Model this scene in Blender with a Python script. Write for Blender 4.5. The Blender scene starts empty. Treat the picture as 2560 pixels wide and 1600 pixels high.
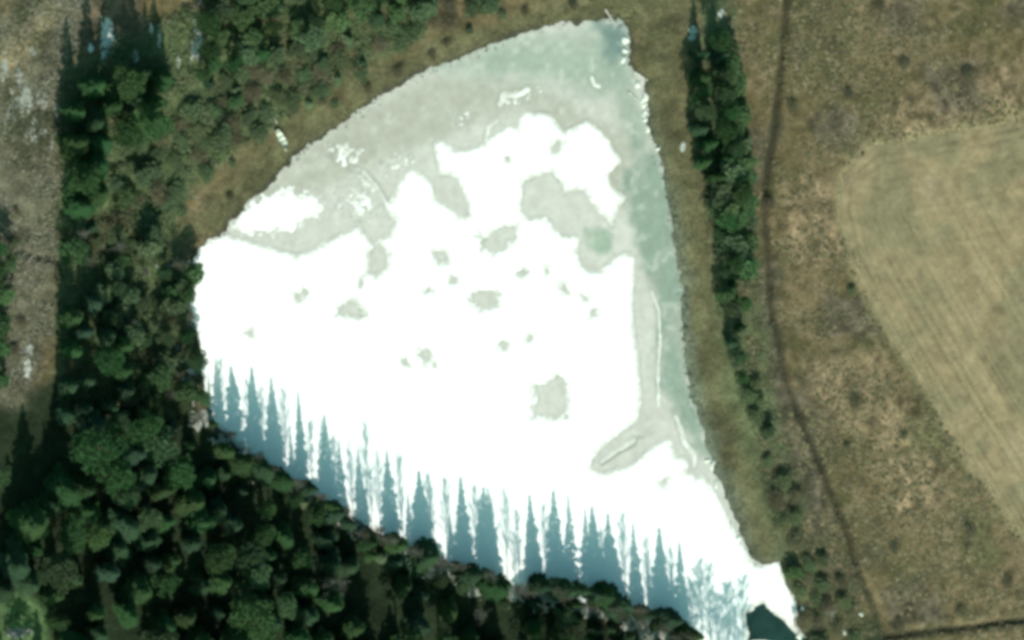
import bpy, bmesh, math, random
import numpy as np
from mathutils import Vector, Matrix

# ------------------------------------------------------------------ camera, sky, sun, exposure
SC = bpy.context.scene
COL = SC.collection
rnd = random.Random(7)
MPP = 0.08                    # metres on the ground per pixel of the 2560 px wide photograph
DIST = 1000.0
TILT = math.radians(15)       # the view leans in from the west: crowns lean east of their feet
cam_d = bpy.data.cameras.new('camera')
cam_d.sensor_width = 36.0
cam_d.lens = 36.0 / (2560 * MPP / DIST)
cam_d.clip_start = 10
cam_d.clip_end = 6000
cam = bpy.data.objects.new('camera', cam_d)
cam.location = (-DIST * math.sin(TILT), 0, DIST * math.cos(TILT))
cam.rotation_euler = (0, -TILT, 0)
COL.objects.link(cam)
SC.camera = cam

SUN_EL = math.radians(38)
SUN_EAST = math.radians(2.5)  # sun a little east of due south
world = bpy.data.worlds.new('World')
SC.world = world
world.use_nodes = True
wn = world.node_tree
bg = wn.nodes['Background']
sky = wn.nodes.new('ShaderNodeTexSky')
sky.sky_type = 'NISHITA'
sky.sun_disc = False
sky.sun_elevation = SUN_EL
sky.sun_rotation = math.pi - SUN_EAST
sky.air_density = 1.0
sky.dust_density = 2.0
sky.ozone_density = 0.3
tint = wn.nodes.new('ShaderNodeMix'); tint.data_type = 'RGBA'; tint.blend_type = 'MULTIPLY'; tint.inputs[0].default_value = 1
tint.inputs[7].default_value = (.62, 1.12, .84, 1)      # the photo's greenish white balance in the open shade
wn.links.new(sky.outputs[0], tint.inputs[6]); wn.links.new(tint.outputs[2], bg.inputs[0])
bg.inputs[1].default_value = 0.115
sun_d = bpy.data.lights.new('sun', 'SUN')
sun_d.energy = 4.4
sun_d.angle = math.radians(0.8)
sun_d.color = (1.0, 0.965, 0.88)
sun = bpy.data.objects.new('sun', sun_d)
sdir = Vector((math.sin(SUN_EAST) * math.cos(SUN_EL), -math.cos(SUN_EAST) * math.cos(SUN_EL), math.sin(SUN_EL)))
sun.rotation_euler = sdir.to_track_quat('Z', 'Y').to_euler()
sun.location = (0, -100, 150)
COL.objects.link(sun)
vs = SC.view_settings
vs.view_transform = 'Standard'
vs.look = 'None'
vs.gamma = 1
vs.exposure = 0.35
SC.cycles.filter_width = 4.0
SC.cycles.max_bounces = 6

# ------------------------------------------------------------------ pixel to ground
CT, ST = math.cos(TILT), math.sin(TILT)
def G(px, py, z=0.0):
    """photo pixel (2560x1600) -> world point at height z"""
    u = (px - 1280) * MPP / DIST
    v = (800 - py) * MPP / DIST
    d = (ST + u * CT, v, -CT + u * ST)
    t = (z - DIST * CT) / d[2]
    return (-DIST * ST + t * d[0], t * d[1], z)
def D(x, y, z=0.0):
    """coordinates of a 2419 px wide view of the photo"""
    return G(x * 1.05829, y * 1.05829, z)
def P(pts, z=0.0):
    return np.array([D(x, y, z)[:2] for x, y in pts])
def PX(pts, ox=0, oy=0, s=1.0):
    return np.array([G(ox + x / s, oy + y / s)[:2] for x, y in pts])
def project(x, y, z):
    rx, ry, rz = x + DIST * ST, y, z - DIST * CT
    dep = rx * ST - rz * CT
    u = (rx * CT + rz * ST) / dep
    return 1280 + u * DIST / MPP, 800 - ry / dep * DIST / MPP

# ------------------------------------------------------------------ numpy helpers
def vnoise(x, y, seed=0):
    xi = np.floor(x).astype(np.int64); yi = np.floor(y).astype(np.int64)
    xf = x - xi; yf = y - yi
    u = xf * xf * (3 - 2 * xf); v = yf * yf * (3 - 2 * yf)
    def h(a, b):
        n = (a * 374761393 + b * 668265263 + seed * 1442695041) & 0x7fffffff
        n = ((n ^ (n >> 13)) * 1274126177) & 0x7fffffff
        n = n ^ (n >> 16)
        return (n & 0xffff) / 65535.0
    return (h(xi, yi) * (1 - u) + h(xi + 1, yi) * u) * (1 - v) + (h(xi, yi + 1) * (1 - u) + h(xi + 1, yi + 1) * u) * v
def fbm(x, y, scale, octs=4, seed=0, gain=0.5):
    x = np.asarray(x, float); y = np.asarray(y, float)
    s = 0; a = 1; t = 0; f = 1.0 / scale
    for o in range(octs):
        s = s + a * vnoise(x * f + 17.3 * o, y * f - 9.1 * o, seed + o); t += a
        a *= gain; f *= 2.03
    return s / t - 0.5
def seg_dist(x, y, pts, closed=False):
    n = len(pts); d2 = np.full(np.shape(x), 1e12)
    for i in range(n if closed else n - 1):
        ax, ay = pts[i]; bx, by = pts[(i + 1) % n]
        vx, vy = bx - ax, by - ay
        L = vx * vx + vy * vy + 1e-9
        t = np.clip(((x - ax) * vx + (y - ay) * vy) / L, 0, 1)
        d2 = np.minimum(d2, (x - ax - t * vx) ** 2 + (y - ay - t * vy) ** 2)
    return np.sqrt(d2)
def sdist(x, y, pts):
    """signed distance to a closed outline, positive inside"""
    x = np.asarray(x, float); y = np.asarray(y, float)
    d = seg_dist(x, y, pts, True)
    ins = np.zeros(np.shape(x), bool)
    n = len(pts)
    for i in range(n):
        ax, ay = pts[i]; bx, by = pts[(i + 1) % n]
        if ay == by: continue
        ins ^= ((ay > y) != (by > y)) & (x < (bx - ax) * (y - ay) / (by - ay) + ax)
    return np.where(ins, d, -d)
def sstep(a, b, x):
    t = np.clip((x - a) / (b - a), 0, 1)
    return t * t * (3 - 2 * t)

# ------------------------------------------------------------------ outlines traced from the photo
LAKE = P([(455,620),(470,590),(500,568),(532,545),(548,520),(590,480),(640,430),(690,378),(740,335),(800,300),(860,258),(905,225),
          (960,190),(1030,160),(1090,137),(1150,112),(1200,88),(1260,70),(1340,57),(1420,47),(1462,50),(1482,66),(1490,100),(1480,140),
          (1492,170),(1518,195),(1527,240),(1530,300),(1545,340),(1562,400),(1580,480),(1586,540),(1600,620),(1610,680),(1612,760),
          (1615,840),(1625,910),(1640,960),(1660,1020),(1675,1070),(1700,1130),(1730,1200),(1755,1270),(1772,1318),(1800,1338),(1838,1332),
          (1862,1390),(1888,1440),(1880,1475),(1915,1530),(1920,1640),(1780,1680),(1690,1600),(1640,1530),(1580,1492),(1500,1462),(1420,1428),(1300,1402),(1150,1370),
          (1000,1312),(880,1250),(760,1182),(650,1112),(560,1057),(505,1000),(482,900),(468,800),(446,720),(449,660)])
FIELD = P([(1985,420),(2010,385),(2060,345),(2180,325),(2320,300),(2440,270),(2600,240),(2600,1520),(2440,1300),(2330,1160),(2230,1010),
           (2130,840),(2040,690),(2000,600),(1978,500)])
DITCH = P([(1858,-60),(1850,60),(1838,200),(1822,330),(1806,430),(1806,520),(1816,620),(1816,700),(1835,800),(1860,910),(1900,1010),(1950,1130),
           (2000,1260),(2025,1350),(2065,1440),(2085,1530),(2095,1600)])
DITCH2 = P([(1890,1600),(1990,1520),(2130,1496),(2260,1482),(2420,1462),(2500,1450)])
DITCH3 = P([(-40,560),(20,585),(70,604),(132,612),(140,650)])
SNOW_MAIN = np.concatenate([
    P([(440,640),(462,585),(490,560),(540,555),(620,577),(700,602),(745,584),(800,552),(850,537),(868,560),(884,585),(898,560),(912,545)]),
    PX([(440,1380),(500,1300),(520,1240),(580,1150),(630,1120),(690,1180),(760,1230),(775,1345),(860,1385),(950,1460),(1010,1450),(1000,1400),
        (960,1290),(920,1200),(870,1180),(800,1170),(790,1090),(772,1010),(760,960),(830,940),(900,1000),(980,1000),(1060,985),(1130,940),
        (1200,880),(1260,850),(1330,862),(1340,790),(1380,740),(1450,762),(1530,760),(1570,790),(1610,845),(1640,890),(1720,850),(1790,810),
        (1850,840),(1890,880),(1950,950),(1980,1010),(2025,1060),(2030,1100),(1980,1130),(1940,1180),(1950,1240),(1990,1280),(2060,1320),
        (2050,1350),(2010,1385),(2000,1440),(1960,1490)], 800, 0, 2.689),
    P([(1452,527),(1442,548),(1436,590),(1455,608),(1478,594),(1500,606),(1497,680),(1495,740),(1502,800),(1511,880),(1516,950),(1505,992),
       (1470,1020),(1425,1055),(1398,1088),(1396,1108),(1425,1116),(1490,1098),(1532,1060),(1582,1032),(1592,1062),(1604,1082),(1620,1080),(1628,1100),
       (1650,1108),(1690,1160),(1722,1225),(1758,1290),(1785,1335),(1840,1325),(1866,1390),(1892,1440),(1880,1475),(1915,1530),(1920,1640),
       (1780,1690),(1680,1610),(1400,1450),(1150,1380),(880,1255),(650,1115),(500,1000),(470,880),(455,800),(430,720)])])
SNOW_NW = P([(528,545),(548,518),(600,470),(640,452),(690,446),(740,455),(772,488),(742,520),(690,548),(640,556),(590,553)])
SNOW_BITS = [P(p) for p in (
    [(782,345),(815,335),(850,350),(855,375),(825,398),(795,390)],
    [(800,480),(830,430),(860,420),(885,440),(890,470),(868,515),(845,505)],
    [(905,395),(960,365),(975,380),(940,400),(915,420)],
    [(1070,275),(1105,265),(1118,285),(1090,290)],
    [(1185,235),(1255,210),(1275,214),(1220,240),(1195,250)])]
HOLES = [P(p) for p in (
    [(1235,440),(1240,425),(1305,405),(1320,425),(1332,457),(1345,448),(1380,450),(1395,480),(1415,500),(1440,530),(1480,560),(1456,592),
     (1440,622),(1410,645),(1375,632),(1365,600),(1370,560),(1330,556),(1310,535),(1290,512),(1247,517),(1232,490)],
    [(895,480),(935,520),(922,552),(902,562),(872,527),(862,515)],
    [(893,568),(917,600),(913,632),(886,650),(872,642),(872,600)],
    [(1020,593),(1052,594),(1062,615),(1035,624)],
    [(1132,545),(1150,556),(1190,535),(1222,527),(1220,560),(1200,582),(1165,600),(1132,592)],
    [(1105,683),(1172,684),(1177,722),(1150,733),(1112,716)],
    [(835,703),(868,745),(845,754),(798,741),(803,722)],
    [(1008,816),(1032,862),(1003,858),(983,838)],
    [(1262,905),(1290,905),(1325,884),(1338,905),(1334,925),(1346,960),(1336,987),(1260,987),(1256,960),(1264,935)],
    [(1303,345),(1318,330),(1328,338),(1318,358),(1306,358)],
    [(1640,1080),(1660,1100),(1650,1130),(1622,1118)],
    [(790,500),(850,500),(862,520),(800,552),(735,590),(700,605),(680,590),(740,560)],
    [(1790,1430),(1803,1424),(1830,1450),(1852,1466),(1872,1490),(1892,1506),(1960,1525),(1770,1512),(1764,1450)])]
for (x, y, r) in ((850,665,9),(1010,688,10),(1072,662,9),(1235,640,11),(1293,640,9),(1333,680,11),(1400,742,10),(1187,813,11),(1253,796,9),
                  (590,787,6),(700,700,8),(1200,378,9),(960,855,6),(1570,1135,10),(720,690,7),(1380,700,7)):
    HOLES.append(P([(x + r * math.cos(a) * (.7 + .5 * rnd.random()), y + r * math.sin(a) * (.7 + .5 * rnd.random())) for a in np.arange(0, 6.2, .9)]))
WATER = HOLES[12]
RIDGES = [(PX([(1450,260),(1520,420),(1590,680),(1740,830),(1730,1000)], 1450, 1000, 6.05), .30),
          (PX([(340,930),(520,780),(640,720),(820,600)], 1450, 1000, 6.05), .26),
          (P([(1540,690),(1556,730),(1560,800),(1555,880),(1556,960)]), .20),
          (P([(858,405),(890,440),(935,520)]), .16),
          (P([(1148,330),(1155,300),(1175,285)]), .2),
          (PX([(480,1180),(520,1290),(590,1310)], 1400, 0, 6.05), .28),
          (PX([(1210,700),(1230,640),(1330,640),(1400,600)], 800, 0, 2.689), .35)]

# ------------------------------------------------------------------ ground height
def ground_h(x, y):
    x = np.asarray(x, float); y = np.asarray(y, float)
    s = -sdist(x, y, LAKE)
    s = s + 2.8 * fbm(x, y, 2.8, 5, 5, .68)
    h = np.where(s < 0, np.maximum(s * 0.35, -0.9), np.minimum(0.22 * s, 0.35) + np.clip(s, 0, 60) * 0.022)
    land = sstep(0.2, 3.0, s)
    h = h + land * (0.9 * fbm(x, y, 14, 3, 11) + 0.42 * fbm(x, y, 2.6, 3, 23))
    for d, w, dep in ((DITCH, 0.7, 0.7), (DITCH2, .7, .7), (DITCH3, .7, .7)):
        q = seg_dist(x, y, d)
        h = h - land * dep * np.exp(-(q / w) ** 2) + land * .12 * np.exp(-((q - 1.9) / .8) ** 2)
    f = sdist(x, y, FIELD)
    k = sstep(-2.5, 1.0, f)
    h = h * (1 - k) + k * (1.15 + .4 * fbm(x, y, 30, 2, 3))
    return h

# ------------------------------------------------------------------ materials
def mat(name, col, rough=0.9, var=0.25, scale=3.0, attr=None, bump=0.0, rand=0.0, hue=0.0, spec=0.2, detail=6.0, sss=0):
    m = bpy.data.materials.new(name); m.use_nodes = True
    nt = m.node_tree; N = nt.nodes; L = nt.links
    b = N['Principled BSDF']
    b.inputs['Roughness'].default_value = rough
    b.inputs['Specular IOR Level'].default_value = spec
    tc = N.new('ShaderNodeTexCoord')
    nz = N.new('ShaderNodeTexNoise'); nz.inputs['Scale'].default_value = scale; nz.inputs['Detail'].default_value = detail
    nz.inputs['Roughness'].default_value = .62
    L.new(tc.outputs['Object'], nz.inputs['Vector'])
    mr = N.new('ShaderNodeMapRange')
    mr.inputs[1].default_value = .3; mr.inputs[2].default_value = .7
    mr.inputs[3].default_value = 1 - var; mr.inputs[4].default_value = 1 + var
    L.new(nz.outputs[0], mr.inputs[0])
    if attr:
        c = N.new('ShaderNodeAttribute'); c.attribute_name = attr; src = c.outputs['Color']
    else:
        c = N.new('ShaderNodeRGB'); c.outputs[0].default_value = (*col, 1); src = c.outputs[0]
    val = mr.outputs[0]
    if rand or hue:
        oi = N.new('ShaderNodeObjectInfo')
        m2 = N.new('ShaderNodeMapRange'); m2.inputs[3].default_value = 1 - rand; m2.inputs[4].default_value = 1 + rand
        L.new(oi.outputs['Random'], m2.inputs[0])
        mm = N.new('ShaderNodeMath'); mm.operation = 'MULTIPLY'
        L.new(val, mm.inputs[0]); L.new(m2.outputs[0], mm.inputs[1]); val = mm.outputs[0]
        hs = N.new('ShaderNodeHueSaturation')
        m3 = N.new('ShaderNodeMapRange'); m3.inputs[3].default_value = .5 - hue; m3.inputs[4].default_value = .5 + hue
        fr = N.new('ShaderNodeMath'); fr.operation = 'MULTIPLY'; fr.inputs[1].default_value = 17.31
        fr2 = N.new('ShaderNodeMath'); fr2.operation = 'FRACT'
        L.new(oi.outputs['Random'], fr.inputs[0]); L.new(fr.outputs[0], fr2.inputs[0]); L.new(fr2.outputs[0], m3.inputs[0])
        L.new(m3.outputs[0], hs.inputs['Hue']); L.new(src, hs.inputs['Color']); src = hs.outputs[0]
    vm = N.new('ShaderNodeVectorMath'); vm.operation = 'SCALE'
    L.new(src, vm.inputs[0]); L.new(val, vm.inputs['Scale'])
    L.new(vm.outputs[0], b.inputs['Base Color'])
    if bump:
        bp = N.new('ShaderNodeBump'); bp.inputs['Strength'].default_value = .6; bp.inputs['Distance'].default_value = bump
        n2 = N.new('ShaderNodeTexNoise'); n2.inputs['Scale'].default_value = scale * 1.7; n2.inputs['Detail'].default_value = 5
        L.new(tc.outputs['Object'], n2.inputs['Vector'])
        L.new(n2.outputs[0], bp.inputs['Height']); L.new(bp.outputs[0], b.inputs['Normal'])
    return m
def leafmat(name, col, rand=.25, hue=.03, var=.35, trans=.32):
    m = mat(name, col, .75, var, 1.3, rand=rand, hue=hue, spec=.15)
    nt = m.node_tree; N = nt.nodes; L = nt.links
    b = N['Principled BSDF']
    tr = N.new('ShaderNodeBsdfTranslucent')
    mx = N.new('ShaderNodeMixShader'); mx.inputs[0].default_value = trans
    src = b.inputs['Base Color'].links[0].from_socket
    L.new(src, tr.inputs[0]); L.new(b.outputs[0], mx.inputs[1]); L.new(tr.outputs[0], mx.inputs[2])
    L.new(mx.outputs[0], N['Material Output'].inputs[0])
    return m
M = {
 'ground': mat('ground_soil_and_grass', None, .95, .38, 1.6, attr='tone', bump=.18, spec=.1),
 'field': mat('stubble', None, .95, .16, 1.2, attr='tone', bump=.10, spec=.1),
 'ice': mat('bare_ice', None, .55, .07, .8, attr='tone', bump=.01, spec=.3),
 'snow': mat('snow', (.86, .87, .86), .8, .02, 1.0, bump=.02, spec=.2),
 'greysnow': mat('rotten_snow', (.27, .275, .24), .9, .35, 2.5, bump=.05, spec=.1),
 'clump': mat('clump_snow', (.60, .62, .56), .85, .2, 1.2, bump=.08, spec=.2),
 'lakesnow': mat('lake_snow', None, .8, .03, 1.5, attr='tone', bump=.015, spec=.2),
 'oldsnow': mat('old_snow', (.46, .48, .44), .85, .25, 2.0, bump=.04, spec=.2),
 'water': mat('dark_water', (.012, .035, .028), .12, .3, .4, bump=.004, spec=.5),
 'grass': mat('dry_grass', None, .9, .2, 2.0, attr='tone', spec=.1),
 'spruce': leafmat('spruce_needles', (.030, .070, .024)),
 'spruce_b': leafmat('spruce_needles_blue', (.030, .064, .033)),
 'pine': leafmat('pine_needles', (.042, .092, .032), .4, .03),
 'pine_b': leafmat('pine_needles_grey', (.050, .088, .040), .4, .02),
 'sapling': leafmat('sapling_needles', (.090, .158, .066), .3, .025),
 'sapling_b': leafmat('sapling_needles_grey', (.100, .145, .076), .3, .02),
 'twig': leafmat('bare_twigs', (.085, .080, .058), .25, .02, .3, .05),
 'twig_b': leafmat('bare_twigs_grey', (.100, .100, .078), .25, .02, .3, .05),
 'willow': leafmat('shrub_leaves', (.112, .150, .076), .25, .03),
 'willow_b': leafmat('shrub_twigs', (.155, .142, .088), .25, .02),
 'bark': mat('bark', (.11, .085, .06), .9, .4, 4, bump=.03),
 'birchbark': mat('birch_bark', (.50, .48, .43), .8, .4, 5, bump=.02),
 'wood': mat('weathered_wood', (.42, .40, .32), .85, .3, 6, bump=.01),
 'oldwood': mat('grey_old_wood', (.20, .19, .15), .9, .3, 6, bump=.01),
 'boat': mat('boat_inside', (.60, .62, .52), .6, .12, 3, bump=.004),
 'boat_out': mat('boat_outside', (.16, .18, .13), .6, .15, 3, bump=.004),
}

# ------------------------------------------------------------------ mesh helpers
def mesh_obj(name, verts, faces, m, parent=None, smooth=False, colors=None):
    me = bpy.data.meshes.new(name)
    verts = np.asarray(verts, float)
    me.from_pydata(verts.tolist() if len(verts) < 20000 else verts, [], faces if isinstance(faces, list) else faces.tolist())
    if colors is not None:
        a = me.attributes.new('tone', 'FLOAT_COLOR', 'POINT')
        c = np.ones((len(verts), 4), np.float32); c[:, :3] = colors
        a.data.foreach_set('color', c.ravel())
    if smooth:
        me.polygons.foreach_set('use_smooth', np.ones(len(me.polygons), bool))
    me.materials.append(m)
    me.update()
    o = bpy.data.objects.new(name, me)
    COL.objects.link(o)
    if parent: o.parent = parent
    return o
def grid_mesh(name, xs, ys, zfun, m, keep=None, cfun=None, smooth=True):
    X, Y = np.meshgrid(xs, ys)
    Z = zfun(X, Y)
    nx, ny = len(xs), len(ys)
    idx = np.arange(nx * ny).reshape(ny, nx)
    q = np.stack([idx[:-1, :-1], idx[:-1, 1:], idx[1:, 1:], idx[1:, :-1]], -1).reshape(-1, 4)
    if keep is not None:
        k = keep(X, Y).ravel()
        q = q[k[q].any(1)]
    V = np.stack([X.ravel(), Y.ravel(), Z.ravel()], 1)
    used = np.unique(q); mp = np.full(len(V), -1); mp[used] = np.arange(len(used))
    V = V[used]; q = mp[q]
    C = cfun(V[:, 0], V[:, 1]) if cfun else None
    o = mesh_obj(name, V, q, m, None, smooth, C)
    return o
def tag(o, label=None, cat=None, group=None, kind=None):
    if label: o['label'] = label
    if cat: o['category'] = cat
    if group: o['group'] = group
    if kind: o['kind'] = kind
    return o
def mixc(a, b, w):
    w = np.asarray(w)[..., None]
    return a * (1 - w) + np.asarray(b) * w

# ------------------------------------------------------------------ ground sheet
def axis(lo, hi, step, far):
    c = np.arange(lo, hi + step / 2, step)
    o = []
    d = step
    p = hi
    while p < far:
        d *= 1.16; p += d; o.append(p)
    n = []
    d = step; p = lo
    while p > -far:
        d *= 1.16; p -= d; n.append(p)
    return np.array(n[::-1] + list(c) + o)
Z_CLEAR = P([(-60,60),(30,40),(100,-40),(240,-40),(170,60),(170,170),(140,300),(135,560),(120,700),(110,860),(40,960),(-60,960),(-60,600),(-60,200)])
Z_TRACK = P([(-20,190),(30,130),(70,80),(110,40),(150,-30)])
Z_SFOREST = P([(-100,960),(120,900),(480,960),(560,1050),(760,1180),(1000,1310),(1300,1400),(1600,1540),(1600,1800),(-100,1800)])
Z_NFOREST = P([(150,180),(330,90),(480,0),(480,-60),(1000,-60),(1000,60),(800,180),(700,270),(560,350),(400,500),(420,620),(460,700),(470,950),(140,960),(130,600)])
Z_BANKN = P([(380,560),(520,440),(650,320),(800,220),(1000,110),(1250,20),(1450,-40),(1640,-40),(1660,300),(1680,620),(1720,800),(1760,950),(1900,1380),(1840,1480),
             (1500,1100),(1500,60),(600,560)])
Z_ROWGRASS = P([(1640,-40),(1720,-40),(1820,900),(1960,1500),(1920,1530),(1870,1400),(1720,950),(1680,700)])
Z_CORNER = P([(-40,1400),(60,1405),(110,1440),(120,1500),(150,1560),(-40,1560)])
PALE, GREY, GREEN = (.185, .15, .088), (.086, .080, .058), (.075, .085, .038)
HEATHZ = [(P(p), c) for p, c in (
    ([(1850,440),(1960,400),(1990,500),(1990,600),(1900,640),(1850,580)], PALE), ([(1880,850),(2080,840),(2180,950),(2150,1060),(1950,1000)], PALE),
    ([(2120,210),(2300,200),(2420,130),(2420,260),(2150,330),(2050,300)], PALE), ([(2060,1080),(2220,1060),(2260,1200),(2120,1220)], PALE),
    ([(1900,280),(2010,250),(2020,350),(1930,360)], GREY), ([(2180,160),(2310,140),(2320,260),(2200,270)], GREY), ([(1950,700),(2110,690),(2100,780),(1960,790)], GREY),
    ([(1760,640),(1830,600),(1840,800),(1880,940),(1960,1200),(1920,1200),(1840,1000),(1780,850)], GREY), ([(2060,0),(2160,0),(2180,90),(2080,80)], GREY), ([(2070,1390),(2200,1380),(2240,1470),(2100,1480)], GREY),
    ([(2140,890),(2240,880),(2270,1080),(2150,1060)], GREEN), ([(2060,620),(2120,690),(2130,800),(2060,740)], GREEN), ([(2250,1200),(2340,1220),(2360,1320),(2260,1330)], GREEN))]
def ground_col(x, y):
    a = fbm(x, y, 5.5, 4, 41); b = fbm(x, y, 16, 3, 43); c = fbm(x, y, 1.6, 3, 47)
    col = np.zeros(np.shape(x) + (3,)) + np.array((.108, .096, .047))
    col = mixc(col, (.072, .074, .034), sstep(-.05, .16, a))            # mossy
    col = mixc(col, (.150, .124, .068), sstep(.02, .2, b) * .8)         # dry grass
    col = mixc(col, (.068, .066, .050), sstep(.06, .2, -b) * .7)        # heather
    col = mixc(col, (.19, .158, .095), sstep(.08, .22, c) * .6)
    col = mixc(col, (.05, .05, .025), sstep(.08, .22, -c) * .6)
    for poly, colr in HEATHZ:
        col = mixc(col, np.asarray(colr) * np.clip(1 + 2.2 * c + .8 * a, .35, 2.0)[..., None], sstep(-2, 2, sdist(x, y, poly) + 5 * a) * .75)
    col = col * np.array((1.04, .93, .96))
    def z(poly, soft, colr, amt=1.0, n=3.0):
        nonlocal col
        w = sstep(-soft, soft, sdist(x, y, poly) + n * fbm(x, y, 4, 3, 53)) * amt
        k = np.clip(1 + 1.1 * a + .8 * c, .5, 1.6)
        col = mixc(col, np.asarray(colr) * k[..., None], w)
    z(Z_BANKN, 3.0, (.102, .095, .050))
    z(Z_ROWGRASS, 2.0, (.085, .098, .05))
    z(Z_NFOREST, 4.0, (.088, .110, .052))
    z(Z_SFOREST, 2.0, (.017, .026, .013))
    z(Z_CORNER, 1.5, (.085, .145, .060))
    z(Z_CLEAR, 2.5, (.112, .104, .070))
    w = np.exp(-(seg_dist(x, y, Z_TRACK) / 2.6) ** 2)
    col = mixc(col, (.25, .20, .115), w * .9)
    shore = np.exp(-(np.maximum(-sdist(x, y, LAKE), 0) / (1.0 + 1.6 * fbm(x, y, 3, 3, 58))) ** 2)
    col = mixc(col, (.045, .045, .034), shore * .85)
    dl = np.maximum(-sdist(x, y, LAKE), 0)
    east = sstep(20, 26, x) * sstep(1.0, .2, np.abs(y + 5) / 62)
    col = mixc(col, (.150, .172, .128), east * np.exp(-(dl / (1.5 + 3.5 * np.clip(fbm(x, y, 4, 3, 56) + .15, 0, 1))) ** 2) * .8)   # wet silt and slush on the flat eastern shore
    for d, wd in ((DITCH, .62), (DITCH2, .7), (DITCH3, .7)):
        col = mixc(col, (.030, .030, .018), np.exp(-(seg_dist(x, y, d) / (wd * (1 + 2.2 * fbm(x, y, 5, 2, 57)))) ** 2) * .88)
    col = mixc(col, (.22, .185, .105), sstep(-2.5, .5, sdist(x, y, FIELD) + 2 * fbm(x, y, 4, 3, 59)))
    return col
gx = axis(-122, 126, .45, 1600); gy = axis(-80, 78, .45, 1600)
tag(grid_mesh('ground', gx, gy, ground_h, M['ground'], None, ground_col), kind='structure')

# ------------------------------------------------------------------ stubble field with furrows
fd = np.array(P([(2060, 700)])[0]); fe = np.array(P([(2380, 1240)])[0]); fu = (fe - fd) / np.linalg.norm(fe - fd); fv = np.array((-fu[1], fu[0]))
def field_z(x, y):
    s = sdist(x, y, FIELD) + 2.4 * fbm(x, y, 2.2, 4, 61, .6)
    v = (x - fd[0]) * fv[0] + (y - fd[1]) * fv[1] + .5 * fbm(x, y, 12, 2, 67)
    u = (x - fd[0]) * fu[0] + (y - fd[1]) * fu[1]
    amt = sstep(-14, 4, u + .0 * v) * (.35 + .65 * sstep(-.1, .15, fbm(x, y, 9, 2, 71)))
    rip = .045 * np.sin(v * 2 * math.pi / 1.9) + .03 * np.sin(v * 2 * math.pi / .9 + 1)
    trk = 0
    for t0, w, dep in ((.8, .28, .14), (2.3, .28, .14), (7.2, .3, .1), (8.8, .3, .1), (14.5, .3, .1), (16.0, .3, .1), (24, .35, .08)):
        trk = trk + dep * np.exp(-((v - t0) / w) ** 2)
    return ground_h(x, y) + np.clip(s * .2, -.25, .07) + amt * rip - trk * sstep(-20, -6, u) + .05 * fbm(x, y, 1.0, 2, 73)
def field_col(x, y):
    a = fbm(x, y, 9, 3, 81); b = fbm(x, y, 2.0, 3, 83)
    v = (x - fd[0]) * fv[0] + (y - fd[1]) * fv[1]; u = (x - fd[0]) * fu[0] + (y - fd[1]) * fu[1]
    st = fbm(v * 3.0, u * .12, 1.6, 3, 85)
    col = np.zeros(np.shape(x) + (3,)) + np.array((.265, .212, .118))
    col = mixc(col, (.212, .185, .104), sstep(-.02, .2, a))
    col = mixc(col, (.310, .248, .150), sstep(.05, .22, -a) * .7)
    d = sdist(x, y, FIELD)
    line = 0
    for t0, w, k in ((2.2, .35, .5), (3.9, .3, .35), (7.5, .35, .3), (9.2, .35, .25), (14, .4, .3), (15.8, .4, .2), (22, .5, .25)):
        line = line + .55 * k * np.exp(-((d - t0 + .5 * fbm(x, y, 6, 2, 87)) / w) ** 2) * (.4 + .6 * sstep(-.1, .1, fbm(x, y, 5, 2, 88)))
    col = col * np.array((.90, .87, .92))
    return col * np.clip(1 + .6 * b + .38 * st * sstep(-20, 0, u) - line, .45, 1.6)[..., None]
fx = np.arange(FIELD[:, 0].min() - 2, 112, .3); fy = np.arange(-70, FIELD[:, 1].max() + 2, .3)
tag(grid_mesh('stubble_field', fx, fy, field_z, M['field'], lambda x, y: sdist(x, y, FIELD) > -1.6, field_col), kind='structure')

# ------------------------------------------------------------------ lake ice, snow cover, open water
T_NE = P([(1000,150),(1480,40),(1500,180),(1540,350),(1500,330),(1440,230),(1330,200),(1240,190),(1120,190)])
T_E = P([(1500,330),(1560,350),(1620,640),(1640,960),(1690,1080),(1640,1060),(1590,960),(1562,900),(1560,700),(1530,640),(1490,520),(1480,430)])
T_BLUE = P([(1410,50),(1475,60),(1480,150),(1430,130)])
T_HOLE = P([(1385,540),(1440,545),(1445,590),(1405,610)])
T_NW = P([(560,500),(800,290),(1000,180),(1240,190),(1500,330),(1480,500),(1230,240),(1050,330),(900,380),(760,450)])
def snow_s(x, y):
    n = fbm(x, y, 1.3, 4, 101, .65)
    s = sdist(x, y, SNOW_MAIN)
    for i, h in enumerate(HOLES):
        amp = 2.2 if i in (4, 5, 8, 7, 6) or i > 12 else .5
        k = sdist(x, y, h)
        s = np.minimum(s, -k + amp * (n + (.10 if amp > 1 else 0)))
    s = np.maximum(s, np.minimum(sdist(x, y, SNOW_NW) * .8, 1.5) + 1.6 * n + 3.2 * fbm(x, y, .8, 3, 104) * sstep(4.5, .5, sdist(x, y, SNOW_NW)))
    for p in SNOW_BITS:
        s = np.maximum(s, np.minimum(sdist(x, y, p) * .5, .35) + 3.0 * fbm(x, y, .75, 3, 103) - .28)
    s = s + .7 * n
    for p, w in RIDGES:
        s = np.maximum(s, w * 1.6 - seg_dist(x, y, p) + .6 * n)
    return s
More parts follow.
